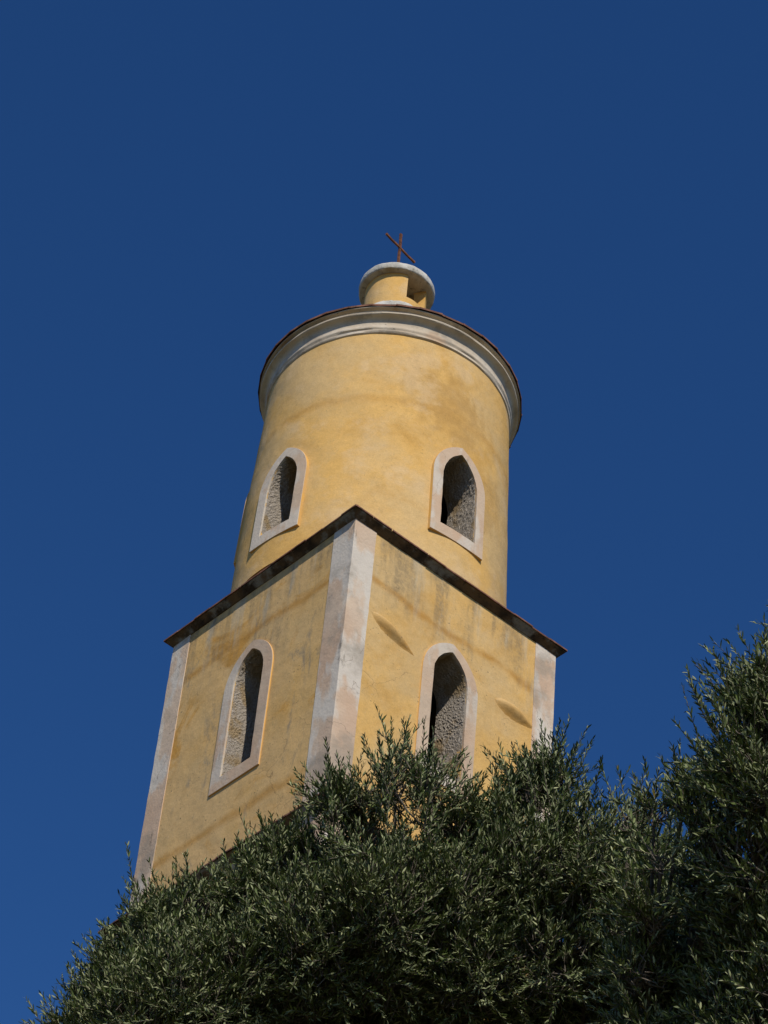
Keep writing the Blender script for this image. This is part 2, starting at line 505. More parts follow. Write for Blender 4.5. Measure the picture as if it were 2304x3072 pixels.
def window(f, c, IN, OUT, proud, curve=None, name='window'):
    """frame slab + rough lining; curve(u) gives the depth of the face at u"""
    cv = curve or (lambda u, z: 0.0)
    n = 12
    Po, Pi = arch(cx=c, n=n, **OUT), arch(cx=c, n=n, **IN)
    # subdivide the sill edge so that it can follow the wall
    def ins(P):
        a, b = P[0], P[1]
        return [a] + [(a[0] + (b[0] - a[0]) * k / 8, a[1]) for k in range(1, 8)] + P[1:]
    Po, Pi = ins(Po), ins(Pi)
    rr = random.Random(int(abs(c) * 1000) + len(name))
    Pi = [(u + rr.uniform(-1, 1) * 0.004, z + rr.uniform(-1, 1) * 0.004) for u, z in Pi]
    m = len(Po)
    V = []
    mid = [((a[0] + b[0]) / 2, (a[1] + b[1]) / 2) for a, b in zip(Po, Pi)]
    rings = [(Po, -0.12), (Po, proud - 0.008), ([(a[0] * .985 + b[0] * .015, a[1] * .985 + b[1] * .015) for a, b in zip(Po, Pi)], proud),
             (mid, proud + 0.001), (Pi, proud), (Pi, -0.04)]
    for P, d in rings:
        V += [f(u, z, d + cv(u, z)) for u, z in P]
    F = grid_faces(len(rings), m, True)
    me_ = link_mesh(name, V, F, ['frame', 'edge'], tower, smooth=True, angle=25)
    for p in me_.data.polygons:            # painted outer edge of the surround
        if max(p.vertices) < 2 * m: p.material_index = 1
    me_.name = 'window_surround'
    # lining of rough cast mortar
    K = 26
    fine = []
    for i in range(m):
        a, b = Pi[i], Pi[(i + 1) % m]
        L = math.hypot(b[0] - a[0], b[1] - a[1]); q = max(1, int(L / 0.028))
        for k in range(q): fine.append((a[0] + (b[0] - a[0]) * k / q, a[1] + (b[1] - a[1]) * k / q))
    m2 = len(fine); V = []
    ctr = (c, (IN['zb'] + IN['za']) / 2)
    for i in range(K + 1):
        d = -0.02 - (TH - 0.02) * i / K
        for u, z in fine:
            dx, dz = u - ctr[0], z - ctr[1]; L = math.hypot(dx, dz)
            k = 0.004 + (rr.random() ** 2 * 0.016 if 0 < i < K else 0)
            V.append(f(u - dx / L * k, z - dz / L * k, d + cv(u, z) * (1 - i / K)))
    o2 = link_mesh('reveal', V, grid_faces(K + 1, m2, True), 'rough', me_, smooth=False)
    return me_

for f, c in faces_sq:
    window(f, c, IN, OUT, 0.016)

# plaster mounds on the south wall
def mound(x0, z0_, x1, z1_, hgt, dep):
    nu, nv = 26, 12
    V = []; ax = Vector((x1 - x0, z1_ - z0_)); L = ax.length; ax.normalize(); pr = Vector((-ax.y, ax.x))
    rr = random.Random(int(x0 * 100))
    for i in range(nu + 1):
        s_ = i / nu
        wdt = hgt * max(0.0, math.sin(math.pi * min(1, s_ ** 0.75))) ** 0.8
        for j in range(nv + 1):
            t_ = j / nv * 2 - 1
            q = ax * (s_ * L) + pr * (t_ * wdt)
            # steep top lip, long underside
            prof = max(0.0, 1 - ((t_ - 0.25) / 0.75) ** 2) if t_ > 0.25 else math.cos((0.25 - t_) / 1.25 * math.pi / 2) ** 2
            d = dep * prof * math.sin(math.pi * s_ ** 0.8) ** 1.2 + rr.uniform(-1, 1) * 0.003
            V.append((x0 + q.x, -(H - WREC - 0.004) - d, z0_ + q.y))
    return link_mesh('plaster_bulge', V, grid_faces(nu + 1, nv + 1, False), 'bulge', tower, smooth=True, angle=80)
mound(-0.775 * S, zz(-0.735), -0.345 * S, zz(-0.875), 0.150, 0.078)
mound(0.420 * S, zz(-0.780), 0.830 * S, zz(-0.815), 0.160, 0.085)

# corner strips
def corner_strip(sx, sy, z0, z1, wx, wy, seed, ya=YA, grow=0.0, mat='trim'):
    """L-shaped strip wrapped round a corner, with slightly uneven edges"""
    rr = random.Random(seed)
    X = sx * (H + grow); Y = -(H + grow) if sy < 0 else ya + grow
    px = [(X, Y), (X - sx * wx, Y), (X - sx * wx, Y - sy * 0.06), (X - sx * 0.06, Y - sy * 0.06), (X - sx * 0.06, Y - sy * wy), (X, Y - sy * wy)]
    n = 34; V = []
    for i in range(n + 1):
        z = z0 + (z1 - z0) * i / n
        for k, (x, y) in enumerate(px):
            jx = rr.uniform(-1, 1) * 0.005; jy = rr.uniform(-1, 1) * 0.005
            if k == 0: x += -sx * abs(jx) * 1.2; y += -sy * abs(jy) * 1.2
            elif k == 1: x += jx * 0.8
            elif k == 5: y += jy * 0.8
            V.append((x, y, z))
    F = grid_faces(n + 1, 6, True) + [tuple(range(6)), tuple(range(n * 6, n * 6 + 6))[::-1]]
    o = link_mesh('corner_strip', V, F, mat, tower)
    return o
zt_, zb_ = zz(0.004), zz(-2.598)
corner_strip(-1, -1, zb_, zt_, 0.200 * S, 0.225 * S, 1)
corner_strip(1, -1, zb_, zt_, 0.208 * S, 0.205 * S, 2)
corner_strip(-1, 1, zb_, zt_, 0.205 * S, 0.202 * S, 3)
corner_strip(1, 1, zb_, zt_, 0.205 * S, 0.205 * S, 4)

# eaves ledges with tiles
def ledge(zw, k_edge, ztile, wall_off, seed, inner, ztop_in):
    """soffit sloping out from the wall, tile slabs above"""
    e = k_edge
    prof = [(wall_off - 0.03, zw - 0.012), (wall_off + 0.004, zw - 0.012), (wall_off + (e - wall_off) * 0.45, zw + (ztile - zw) * 0.36),
            (e - 0.022, ztile - 0.034), (e - 0.022, ztile - 0.010), (wall_off - 0.03, ztile - 0.006)]
    V, F = rect_sweep(prof, True, sub=44, jit=0.007, seed=seed)
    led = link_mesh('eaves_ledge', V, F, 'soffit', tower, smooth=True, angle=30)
    # tiles: overlapping slabs along every side, then the sloping skirt
    rr = random.Random(seed + 5)
    V, F = [], []
    q = rect(0, 0)
    outer = rect(e, ztile); inn = rect(inner, ztop_in)
    for s_ in range(4):
        a, b = Vector(outer[s_]), Vector(outer[(s_ + 1) % 4])
        ia, ib = Vector(inn[s_]), Vector(inn[(s_ + 1) % 4])
        L = (b - a).length; nt = int(round(L / 0.40))
        t0 = 0
        nrm = Vector(((b - a).y, -(b - a).x, 0)).normalized()
        cuts = [0] + sorted((i + rr.uniform(-.12, .12)) / nt for i in range(1, nt)) + [1]
        for i in range(nt):
            t0, t1 = cuts[i], cuts[i + 1]
            g_ = 0.0012
            up = rr.uniform(-0.006, 0.008) if 0 < i < nt - 1 else 0.0
            ou = rr.uniform(-0.010, 0.006) if 0 < i < nt - 1 else 0.0
            th = 0.026
            P = [a.lerp(b, t0 + g_), a.lerp(b, t1 - g_), ia.lerp(ib, t1 - g_), ia.lerp(ib, t0 + g_)]
            P = [P[0] + nrm * ou, P[1] + nrm * ou, P[2], P[3]]
            lo_ = [p + Vector((0, 0, -th + up + rr.uniform(-.003, .003))) for p in P]; hi = [p + Vector((0, 0, up)) for p in P]
            o_ = len(V); V += lo_ + hi
            F += [(o_, o_ + 3, o_ + 2, o_ + 1), (o_ + 4, o_ + 5, o_ + 6, o_ + 7)] + [(o_ + k, o_ + (k + 1) % 4, o_ + 4 + (k + 1) % 4, o_ + 4 + k) for k in range(4)]
    link_mesh('roof_tiles', V, F, 'clay', led)
    return led
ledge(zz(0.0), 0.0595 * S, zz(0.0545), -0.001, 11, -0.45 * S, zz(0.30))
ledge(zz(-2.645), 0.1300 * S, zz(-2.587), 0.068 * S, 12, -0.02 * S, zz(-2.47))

# stage below, down to the ground
GB = 0.070 * S
V, F = rect_sweep([(GB - WREC, -0.3), (GB - WREC, zz(-2.63)), (GB - 0.5, zz(-2.63)), (GB - 0.5, -0.3)], True)
low = link_mesh('lower_stage_wall', V, F, 'lower', tower)
for i, (sx, sy) in enumerate(((-1, -1), (1, -1), (-1, 1), (1, 1))):
    corner_strip(sx, sy, 0.0, zz(-2.634), 0.235 * S, 0.235 * S, 20 + i, grow=GB)
# a second lower pair of openings, well under the foliage
V, F = rect_sweep([(GB - 0.02, 0.0), (GB + 0.10, 0.0), (GB + 0.10, 0.9), (GB + 0.04, 0.98), (GB - 0.02, 0.98)], True)
link_mesh('plinth', V, F, 'trim', tower)

# ---- round drum
R0, R1, R2_ = 1.0476, 0.9755, -0.016
def Rz(u):
    s_ = u / 2.408
    return S * (R0 * (1 - s_) + R1 * s_ + 0.016 * 1.6 * s_ * (1 - s_))
prof = [(Rz(u), zz(u)) for u in np.linspace(0.080, 2.44, 26)]
prof += [(Rz(2.44) - TH, zz(2.44)), (Rz(0.08) - TH, zz(0.08))]
V, F, _ = lathe(prof, DC, 240, closed=True, jit=lambda i, a: (wob(a + i * 0.13, 1.7, 0.010) if i < 26 else 0, 0))
drum = link_mesh('drum_wall', V, F, ['drum'], tower)
DIN = dict(w=0.166 * S, zb=zz(0.480), zs=zz(0.985), za=zz(1.300))
DOUT = dict(w=0.252 * S, zb=zz(0.374), zs=zz(1.000), za=zz(1.375))
DIN2 = dict(w=0.155 * S, zb=zz(0.455), zs=zz(0.925), za=zz(1.215))
DOUT2 = dict(w=0.244 * S, zb=zz(0.352), zs=zz(0.935), za=zz(1.305))
DIN3 = dict(w=0.163 * S, zb=zz(0.870), zs=zz(1.375), za=zz(1.690))
DOUT3 = dict(w=0.262 * S, zb=zz(0.760), zs=zz(1.375), za=zz(1.770))
PL = S
dwin = [(Face('A', PL, R(267.5)), 0.016 * S, DIN, DOUT), (Face('A', PL, R(184.5)), -0.022 * S, DIN2, DOUT2), (Face('A', PL, R(125)), 0.0, DIN3, DOUT3), (Face('A', PL, R(20)), 0.0, DIN3, DOUT3)]
cut = [prism('cut', arch(cx=c, **A), f, 0.6, -TH - 0.55) for f, c, A, B in dwin]
boolean_cut(drum, cut)
drum.data.shade_smooth(); drum.data.set_sharp_from_angle(angle=R(25))
for f, c, A, B in dwin:
    # stands on the drum, with a little more than half its curvature
    ax_off = {'S': -DC[1], 'N': DC[1], 'W': -DC[0], 'E': DC[0], 'A': 0.0}[f.k]
    uc = DC[0] if f.k in 'SN' else (0.0 if f.k == 'A' else DC[1])
    cv = lambda u, z, ax_off=ax_off, uc=uc: Rz((z - Z0) / S) + ax_off - PL + 0.40 * (math.sqrt(max(0.1, 1.05 * S * S - (u - uc) ** 2)) - math.sqrt(1.05) * S)
    window(f, c, A, B, 0.016, curve=cv)

# floors inside, so that the openings look into a dark chamber
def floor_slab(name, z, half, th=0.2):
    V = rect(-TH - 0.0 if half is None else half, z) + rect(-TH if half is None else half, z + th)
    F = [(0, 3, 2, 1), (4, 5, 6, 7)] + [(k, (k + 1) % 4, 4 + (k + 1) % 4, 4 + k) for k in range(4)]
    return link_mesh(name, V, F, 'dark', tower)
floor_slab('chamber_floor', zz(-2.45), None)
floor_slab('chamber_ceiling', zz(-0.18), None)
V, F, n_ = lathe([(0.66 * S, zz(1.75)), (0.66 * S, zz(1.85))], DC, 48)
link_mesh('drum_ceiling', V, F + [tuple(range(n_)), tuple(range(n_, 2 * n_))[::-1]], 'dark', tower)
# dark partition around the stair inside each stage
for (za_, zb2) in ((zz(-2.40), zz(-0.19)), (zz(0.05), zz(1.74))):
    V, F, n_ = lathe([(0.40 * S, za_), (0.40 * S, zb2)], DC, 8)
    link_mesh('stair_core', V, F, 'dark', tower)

# ---- cornice of the drum
cp = [(0.955, 2.400), (0.979, 2.404), (0.988, 2.412), (0.990, 2.428), (0.984, 2.437), (0.985, 2.444), (0.993, 2.453), (0.996, 2.465), (0.992, 2.476),
      (0.991, 2.500), (0.993, 2.522), (1.000, 2.541), (1.012, 2.553), (1.028, 2.560), (1.043, 2.566), (1.0475, 2.571), (1.0480, 2.584), (1.0300, 2.588), (1.0290, 2.618), (1.060, 2.621), (1.060, 2.630), (0.955, 2.632)]
cp = [(r * S, zz(u)) for r, u in cp]
V, F, _ = lathe(cp, DC, 240, closed=True, jit=lambda i, a: (wob(a, 0.8 + (i // 3) * 1.3, 0.009), wob(a, 2.2 + (i // 3) * 0.9, 0.008)))
corn = link_mesh('drum_cornice', V, F, 'cornice', tower, smooth=True, angle=40)
# tiled cap of the drum
rr = random.Random(3)
V, F = [], []
NTI = 36
for k in range(NTI):
    a0 = 2 * math.pi * (k + 0.004) / NTI; a1 = 2 * math.pi * (k + 0.996) / NTI
    up = rr.uniform(-0.008, 0.010); ro = rr.uniform(-0.012, 0.010)
    rows = [(1.0765 * S + ro, zz(2.650) + up), (0.96 * S, zz(2.765)), (0.75 * S, zz(2.97)), (0.5 * S, zz(3.21)), (0.27 * S, zz(3.42))]
    o_ = len(V)
    for r_, z_ in rows:
        for a in (a0, a1):
            V.append((DC[0] + r_ * math.cos(a), DC[1] + r_ * math.sin(a), z_ + rr.uniform(-.002, .002)))
            V.append((DC[0] + r_ * math.cos(a), DC[1] + r_ * math.sin(a), z_ - 0.040))
    nr = len(rows)
    for i in range(nr - 1):
        b = o_ + i * 4; c_ = b + 4
        F += [(b, b + 2, c_ + 2, c_), (b + 1, c_ + 1, c_ + 3, b + 3), (b, c_, c_ + 1, b + 1), (b + 2, b + 3, c_ + 3, c_ + 2)]
    F.append((o_, o_ + 1, o_ + 3, o_ + 2))
roof = link_mesh('drum_roof', V, F, 'clay', tower)
V, F, _ = lathe([(1.052 * S, zz(2.6325)), (1.060 * S, zz(2.634)), (1.0595 * S, zz(2.638)), (0.9 * S, zz(2.770)), (0.25 * S, zz(3.36))], DC, 120)
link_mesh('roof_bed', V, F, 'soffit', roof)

# ---- lantern
rt = Vector((-math.sin(math.atan2(-11.7735, -9.316)), math.cos(math.atan2(-11.7735, -9.316))))
LC = (DC[0] - 0.042 * S * rt.x, DC[1] - 0.042 * S * rt.y)
VA = math.atan2(-11.7735, -9.316)         # direction in which the lantern faces the path
lz0, lzs, lz1 = zz(3.22), zz(3.675), zz(3.955)
RL, RI = 0.262 * S, 0.160 * S
lan = None
parts_V, parts_F = [], []
def add(V, F):
    o_ = len(parts_V); parts_V.extend(V); parts_F.extend([tuple(i + o_ for i in f) for f in F])
# base ring (below the openings)
V, F, _ = lathe([(RL, lz0), (RL, lzs), (RI, lzs), (RI, lz0)], LC, 72, closed=True, jit=lambda i, a: (wob(a, 1.1, 0.006), 0)); add(V, F)
def pier(a0, a1):
    seg = max(6, int((a1 - a0) / 0.09))
    V, F, n = lathe([(RL, lzs + 0.001), (RL, lz1), (RI, lz1), (RI, lzs + 0.001)], LC, seg, closed=True, a0=a0, a1=a1, jit=lambda i, a: (wob(a, 1.1, 0.006), 0))
    F = F + [(0, n, 2 * n, 3 * n), (n - 1, 2 * n - 1, 3 * n - 1, 4 * n - 1)]
    add(V, F)
g1a, g1b = VA + R(19), VA + R(70)
pier(g1b, VA + R(200)); pier(VA + R(252), VA + R(360) + R(19))
lan = link_mesh('lantern', parts_V, parts_F, 'drum', tower, smooth=True, angle=30)
# mortar skirt
V, F, _ = lathe([(RL - 0.02, zz(3.600)), (RL + 0.025, zz(3.588)), (RL + 0.065, zz(3.560)), (RL + 0.10, zz(3.50)), (RL + 0.11, zz(3.36))], LC, 96,
                jit=lambda i, a: (wob(a, 0.5 + i, 0.022), wob(a * 1.7, 1.9 + i, 0.020)))
link_mesh('mortar_skirt', V, F, 'concrete', lan, smooth=True, angle=60)
# cap
rc = 0.322 * S
capp = [(0.02, zz(3.953)), (0.20 * S, zz(3.952)), (rc - 0.030, zz(3.948)), (rc - 0.008, zz(3.953)), (rc, zz(3.966)), (rc, zz(3.998)), (rc - 0.012, zz(4.022)),
        (rc - 0.05, zz(4.040)), (rc - 0.14, zz(4.055)), (0.15 * S, zz(4.072)), (0.02, zz(4.076))]
V, F, n_ = lathe(capp, LC, 120, jit=lambda i, a: (wob(a, 2.0 + i * 0.35, 0.011) if i > 1 and i < 9 else 0, wob(a, 4.0 + i * 0.3, 0.009) if i > 1 and i < 9 else 0))
cap = link_mesh('lantern_cap', V, F + [tuple(range(n_)), tuple(range(10 * n_, 11 * n_))[::-1]], 'concrete', lan, smooth=True, angle=50)

# ---- cross
CC = Vector((DC[0] - 0.050 * S * rt.x, DC[1] - 0.050 * S * rt.y, 0))
cross = bpy.data.objects.new('cross', None); COL.objects.link(cross); cross.parent = tower
def bar(name, a, b, w, d, side, seed):
    """iron bar of L section, slightly bent"""
    rr = random.Random(seed)
    a, b = Vector(a), Vector(b)
    ax = (b - a).normalized(); s_ = Vector(side); s_ = (s_ - ax * s_.dot(ax)).normalized(); t_ = ax.cross(s_)
    P = [(-w, -d), (w, -d), (w, d), (-w, d)]
    n = 14; V = []
    for i in range(n + 1):
        p = a.lerp(b, i / n) + s_ * 0.004 * math.sin(i * 0.9 + seed) + t_ * rr.uniform(-.0015, .0015)
        k = 1.12 if i in (0, n) else 1.0
        V += [p + s_ * x * k + t_ * y * k for x, y in P]
    return link_mesh(name, V, grid_faces(n + 1, 4, True) + [(0, 1, 2, 3), (4 * n, 4 * n + 3, 4 * n + 2, 4 * n + 1)], 'rust', cross)
an = 3.2987
ba = Vector((math.cos(an), math.sin(an), 0))
bar('upright', CC + Vector((0.0, 0, zz(4.05))), CC + Vector((-0.012, 0.01, zz(4.755))), 0.023, 0.018, ba, 1)
off = Vector((-ba.y, ba.x, 0)) * 0.022
cz = Vector((0, 0, zz(4.57)))
bar('crossbar', CC + cz + ba * 0.197 * S, CC + cz - ba * 0.197 * S, 0.020, 0.017, (0, 0, 1), 2)

# ------------------------------------------------------------------ olive trees
def build_mesh_np(name, V, F3, F4, mats, mat_idx, parent, tone=None):
    """fast mesh from numpy arrays: triangles F3, quads F4"""
    me = bpy.data.meshes.new(name)
    n3, n4 = len(F3), len(F4)
    me.vertices.add(len(V)); me.vertices.foreach_set('co', np.asarray(V, np.float32).ravel())
    loops = np.concatenate([F3.ravel(), F4.ravel()]).astype(np.int32)
    me.loops.add(len(loops)); me.loops.foreach_set('vertex_index', loops)
    st = np.concatenate([np.arange(n3) * 3, n3 * 3 + np.arange(n4) * 4]).astype(np.int32)
    me.polygons.add(n3 + n4)
    me.polygons.foreach_set('loop_start', st)
    me.polygons.foreach_set('material_index', mat_idx.astype(np.int32))
    me.update(calc_edges=True)
    if tone is not None:
        at = me.attributes.new('tone', 'FLOAT', 'FACE'); at.data.foreach_set('value', tone.astype(np.float32))
    for m in mats: me.materials.append(MAT[m])
    o = bpy.data.objects.new(name, me); COL.objects.link(o); o.parent = parent
    return o

def unit(v): return v / np.maximum(np.linalg.norm(v, axis=1, keepdims=True), 1e-9)

def limb(points, radii, seg=8):
    """tapering tube through points -> V, F"""
    V, F = [], []
    for i, (p, r_) in enumerate(zip(points, radii)):
        p = Vector(p)
        d = (Vector(points[min(i + 1, len(points) - 1)]) - Vector(points[max(i - 1, 0)])).normalized()
        s_ = d.orthogonal().normalized() if i == 0 else (s_ - d * s_.dot(d)).normalized()
        t_ = d.cross(s_)
        for j in range(seg):
            a = 2 * math.pi * j / seg
            V.append(p + (s_ * math.cos(a) + t_ * math.sin(a)) * r_ * (1 + 0.12 * math.sin(3 * a + i)))
    return V, grid_faces(len(points), seg, True)

def olive_tree(root, lobes, spires, fill, seed, leaf_len, density, gaps=0):
    rs = np.random.RandomState(seed)
    base = Vector(root.location)
    def local(P): return np.asarray(P) - np.array(base)
    ctr = np.array([l[:3] for l in lobes]); rad = np.array([l[3] for l in lobes])
    mean = ctr.mean(0)
    B, D, L, K = [], [], [], []
    def is_deep(P, margin=0.55):
        # inside some lobe well below its surface
        d = np.linalg.norm(P[:, None, :] - ctr[None], axis=2) / rad[None]
        return d.min(1)
    for (x, y, z, r_, dn) in lobes:
        n = int(density * dn * (r_ ** 2) * 4.0)
        u = unit(rs.normal(size=(n, 3)))
        rr_ = max(r_ - 0.13, r_ * 0.45) * (0.25 + 0.75 * rs.rand(n, 1) ** 0.5)
        P = np.array([x, y, z]) + u * rr_
        dirn = unit(0.70 * u + np.array([0, 0, 0.80]) + 0.45 * rs.normal(size=(n, 3)))
        B.append(P); D.append(dirn); L.append(0.09 + 0.26 * rs.rand(n) ** 1.7); K.append(np.ones(n))
    for (x, y, z, r_, dn) in fill:
        n = int(density * (r_ ** 2) * 1.1)
        u = unit(rs.normal(size=(n, 3)))
        P = np.array([x, y, z]) + u * r_ * (0.5 + 0.5 * rs.rand(n, 1) ** 0.5)
        B.append(P); D.append(unit(u + np.array([0, 0, 0.4]) + 0.4 * rs.normal(size=(n, 3)))); L.append(rs.uniform(0.2, 0.45, n)); K.append(np.ones(n) * 0)
    # long upright water shoots that break the outline, each with a few side shoots
    cx_, cz_ = [], []
    for (x, y, z) in spires:
        top = np.array([x, y, z]); 
        i = np.argmin(np.linalg.norm(ctr - top, axis=1))
        d0 = unit((top - (ctr[i] + np.array([0, 0, -0.1])))[None])[0]
        d0 = unit((d0 * 0.6 + np.array([0, 0, 0.6]) + rs.normal(size=3) * 0.12)[None])[0]
        ln = rs.uniform(0.5, 0.7)
        b0 = top - d0 * ln
        B.append(b0[None]); D.append(d0[None]); L.append(np.array([ln])); K.append(np.array([2.0]))
        m = rs.randint(3, 7)
        for q in range(m):
            f = rs.uniform(-0.35, 0.35); b = b0 + d0 * ln * f + rs.normal(size=3) * 0.05
            dd = unit((d0 + rs.normal(size=3) * 0.38)[None])
            B.append(b[None]); D.append(dd); L.append(np.array([ln * rs.uniform(0.35, 0.7) * (1 - 0.3 * max(f, 0))])); K.append(np.array([2.0]))
    B = np.concatenate(B); D = np.concatenate(D); L = np.concatenate(L); K = np.concatenate(K)
    # irregular dark gaps between the boughs
    keep = np.ones(len(B), bool)
    mid_ = B + D * L[:, None] * 0.5
    for q in range(int(gaps)):
        l = lobes[rs.randint(len(lobes))]
        g_ = np.array(l[:3]) + unit(rs.normal(size=(1, 3)) + np.array([[-0.5, -0.6, -0.2]]))[0] * l[3] * rs.uniform(0.5, 1.0)
        gs = np.array([1.0, 1.0, rs.uniform(0.5, 0.9)])
        dd = np.linalg.norm((mid_ - g_) / gs, axis=1)
        keep &= ~((dd < rs.uniform(0.09, 0.20)) & (rs.rand(len(B)) < 0.9) & (K < 2))
    B, D, L, K = B[keep], D[keep], L[keep], K[keep]
    # gentle large-scale clumping
    w = np.sin(B[:, 0] * 5.1 + seed) + np.sin(B[:, 1] * 4.7 + 1.3) + np.sin(B[:, 2] * 6.3 + 0.4) + np.sin((B[:, 0] + B[:, 2]) * 9.0)
    keep = (w > -1.0) | (rs.rand(len(B)) < 0.40) | (K == 2)
    B, D, L, K = B[keep], D[keep], L[keep], K[keep]
    n = len(B)
    bend = rs.normal(size=(n, 3)) * 0.10; bend[:, 2] -= 0.05
    # ---- twigs: three sided strands
    T = 5
    ts = np.linspace(0, 1, T)
    side = unit(np.cross(D, rs.normal(size=(n, 3)))); side2 = np.cross(D, side)
    back = 0.25 * (K < 2)
    V = []
    for ti, t in enumerate(ts):
        tt_ = t * (1 + back) - back
        c = B + D * (L * tt_)[:, None] + bend * (L * tt_ * np.abs(tt_))[:, None]
        r_ = (0.0036 * (1 - t) + 0.0011)
        for k in range(3):
            a = 2 * math.pi * k / 3
            V.append(c + (side * math.cos(a) + side2 * math.sin(a)) * r_)
    TV = np.stack(V, 1).reshape(-1, 3)                # n * 15
    q = []
    for ti in range(T - 1):
        for k in range(3):
            q.append([ti * 3 + k, ti * 3 + (k + 1) % 3, (ti + 1) * 3 + (k + 1) % 3, (ti + 1) * 3 + k])
    TF = (np.array(q)[None] + (np.arange(n) * 15)[:, None, None]).reshape(-1, 4)
    # ---- leaves
    sp = 0.021 * leaf_len / 0.055
    npair = np.maximum(3, (L / sp).astype(int))
    idx = np.repeat(np.arange(n), npair * 2)
    start = np.concatenate([[0], np.cumsum(npair * 2)[:-1]])
    loc = np.arange(len(idx)) - start[idx]
    pair = loc // 2; sgn = (loc % 2) * 2 - 1
    t = (pair + 0.6) / npair[idx]
    N = len(idx)
    Lb = L[idx]
    pos = B[idx] + D[idx] * (Lb * t)[:, None] + bend[idx] * (Lb * t * t)[:, None]
    phi0 = rs.rand(n) * 6.28
    phi = phi0[idx] + pair * 1.5708 + rs.normal(size=N) * 0.35
    lat = (side[idx] * np.cos(phi)[:, None] + side2[idx] * np.sin(phi)[:, None]) * sgn[:, None]
    ang = np.radians(rs.normal(38, 13, N) * (1.1 - 0.45 * t))
    ax = unit(D[idx] * np.cos(ang)[:, None] + lat * np.sin(ang)[:, None] + np.array([0, 0, 0.22]))
    # blade normal: the upper side turns to the shoot tip and the sky
    nr = unit(D[idx] * 0.7 + np.array([0, 0, 0.7]) + rs.normal(size=(N, 3)) * 0.75)
    nr = unit(nr - ax * (nr * ax).sum(1, keepdims=True))
    wv = np.cross(nr, ax)
    ln = leaf_len * rs.uniform(0.65, 1.25, N) * (1.0 - 0.45 * np.clip(t - 0.75, 0, 1) * 2)
    wd = ln * rs.uniform(0.085, 0.120, N)
    curl = rs.normal(0.10, 0.12, N)
    def at(s_, w_, dz):
        return pos + ax * (ln * s_)[:, None] + wv * (wd * w_)[:, None] + nr * (ln * (dz + curl * s_ * s_ * -1.0))[:, None]
    LV = np.stack([at(0.0, 0, 0), at(0.34, 1.0, 0.02), at(0.34, -1.0, 0.02), at(0.70, 0.85, 0.02), at(0.70, -0.85, 0.02), at(1.0, 0, 0)], 1).reshape(-1, 3)
    o0 = len(TV)
    b = (o0 + np.arange(N) * 6)[:, None]
    F3 = np.concatenate([b + np.array([0, 1, 2]), b + np.array([3, 5, 4])], 0)
    F4l = b + np.array([1, 3, 4, 2])
    tone_shoot = rs.rand(n)
    tone = np.clip(0.66 * rs.rand(N) ** 1.5 + 0.32 * tone_shoot[idx] ** 1.3, 0, 0.98)
    tone[rs.rand(N) < 0.004] = 1.0
    ALLV = local(np.concatenate([TV, LV]))
    F4 = np.concatenate([TF, F4l], 0)
    mi = np.concatenate([np.zeros(2 * N), np.ones(len(TF)), np.zeros(N)])
    tn = np.concatenate([tone, tone, np.zeros(len(TF)), tone])
    crown = build_mesh_np('crown', ALLV, F3, F4, ['leaf', 'bark'], mi, root, tn)
    print('leaves', N, 'shoots', n)
    # ---- trunk, limbs to every lobe, branchlets to a share of the shoots
    VV, FF = [], []
    def addl(pts, rds, seg=8):
        v, f = limb(pts, rds, seg); o_ = len(VV); VV.extend([x - base for x in v]); FF.extend([tuple(i + o_ for i in q) for q in f])
    rr2 = random.Random(seed)
    fork = Vector((base.x * 0.75 + mean[0] * 0.25 + 0.2, base.y * 0.75 + mean[1] * 0.25, 3.6))
    addl([base + Vector((0, 0, -0.2)), base + Vector((0.03, 0, 0.5)), base.lerp(fork, 0.35) + Vector((0.15, -0.1, 0)), base.lerp(fork, 0.7) + Vector((-0.08, 0.1, 0)), fork],
         [0.42, 0.30, 0.25, 0.23, 0.20], 14)
    subs = []
    allL = list(lobes) + list(fill)
    groups = 4
    allL.sort(key=lambda l: (l[0] - l[1]))
    for gi in range(groups):
        sub = allL[gi::1][0::1]
        sub = allL[int(gi * len(allL) / groups):int((gi + 1) * len(allL) / groups)]
        m = Vector((sum(l[0] for l in sub) / len(sub), sum(l[1] for l in sub) / len(sub), sum(l[2] for l in sub) / len(sub) - 2.6)) + Vector((1.3, 1.6, 0))
        pts = [fork + Vector((0, 0, -0.15))]
        for k in (0.33, 0.66): pts.append(fork.lerp(m, k) + Vector((rr2.uniform(-.15, .15), rr2.uniform(-.15, .15), 0)))
        pts.append(m)
        addl(pts, [0.14, 0.10, 0.055, 0.030], 10)
        for l in sub:
            c = Vector(l[:3])
            p1 = m.lerp(c, 0.5) + Vector((rr2.uniform(-.12, .12), rr2.uniform(-.12, .12), rr2.uniform(0, .1)))
            addl([m - (m - fork).normalized() * 0.05, p1, c, c + Vector((rr2.uniform(-.1, .1), rr2.uniform(-.1, .1), l[3] * 0.55))], [0.026, 0.017, 0.010, 0.004], 6)
    pick = rs.permutation(n)[:int(n * 0.16)]
    for i in pick:
        p = Vector(B[i]) - Vector(D[i]) * 0.05
        j = int(np.argmin(np.linalg.norm(ctr - B[i], axis=1)))
        c = Vector(ctr[j]) + Vector((rr2.uniform(-.05, .05), rr2.uniform(-.05, .05), rr2.uniform(-.2, .15) * rad[j]))
        if (p - c).length > 1.2: continue
        addl([c, c.lerp(p, 0.5) + Vector((0, 0, -0.04)), p, p + Vector(D[i]) * 0.08], [0.010, 0.007, 0.0045, 0.003], 4)
    link_mesh('trunk', VV, FF, 'bark', root, smooth=True, angle=60)
    # ---- green olives hanging on the shoots
    m = min(n, 1500)
    sel = rs.permutation(n)[:m]
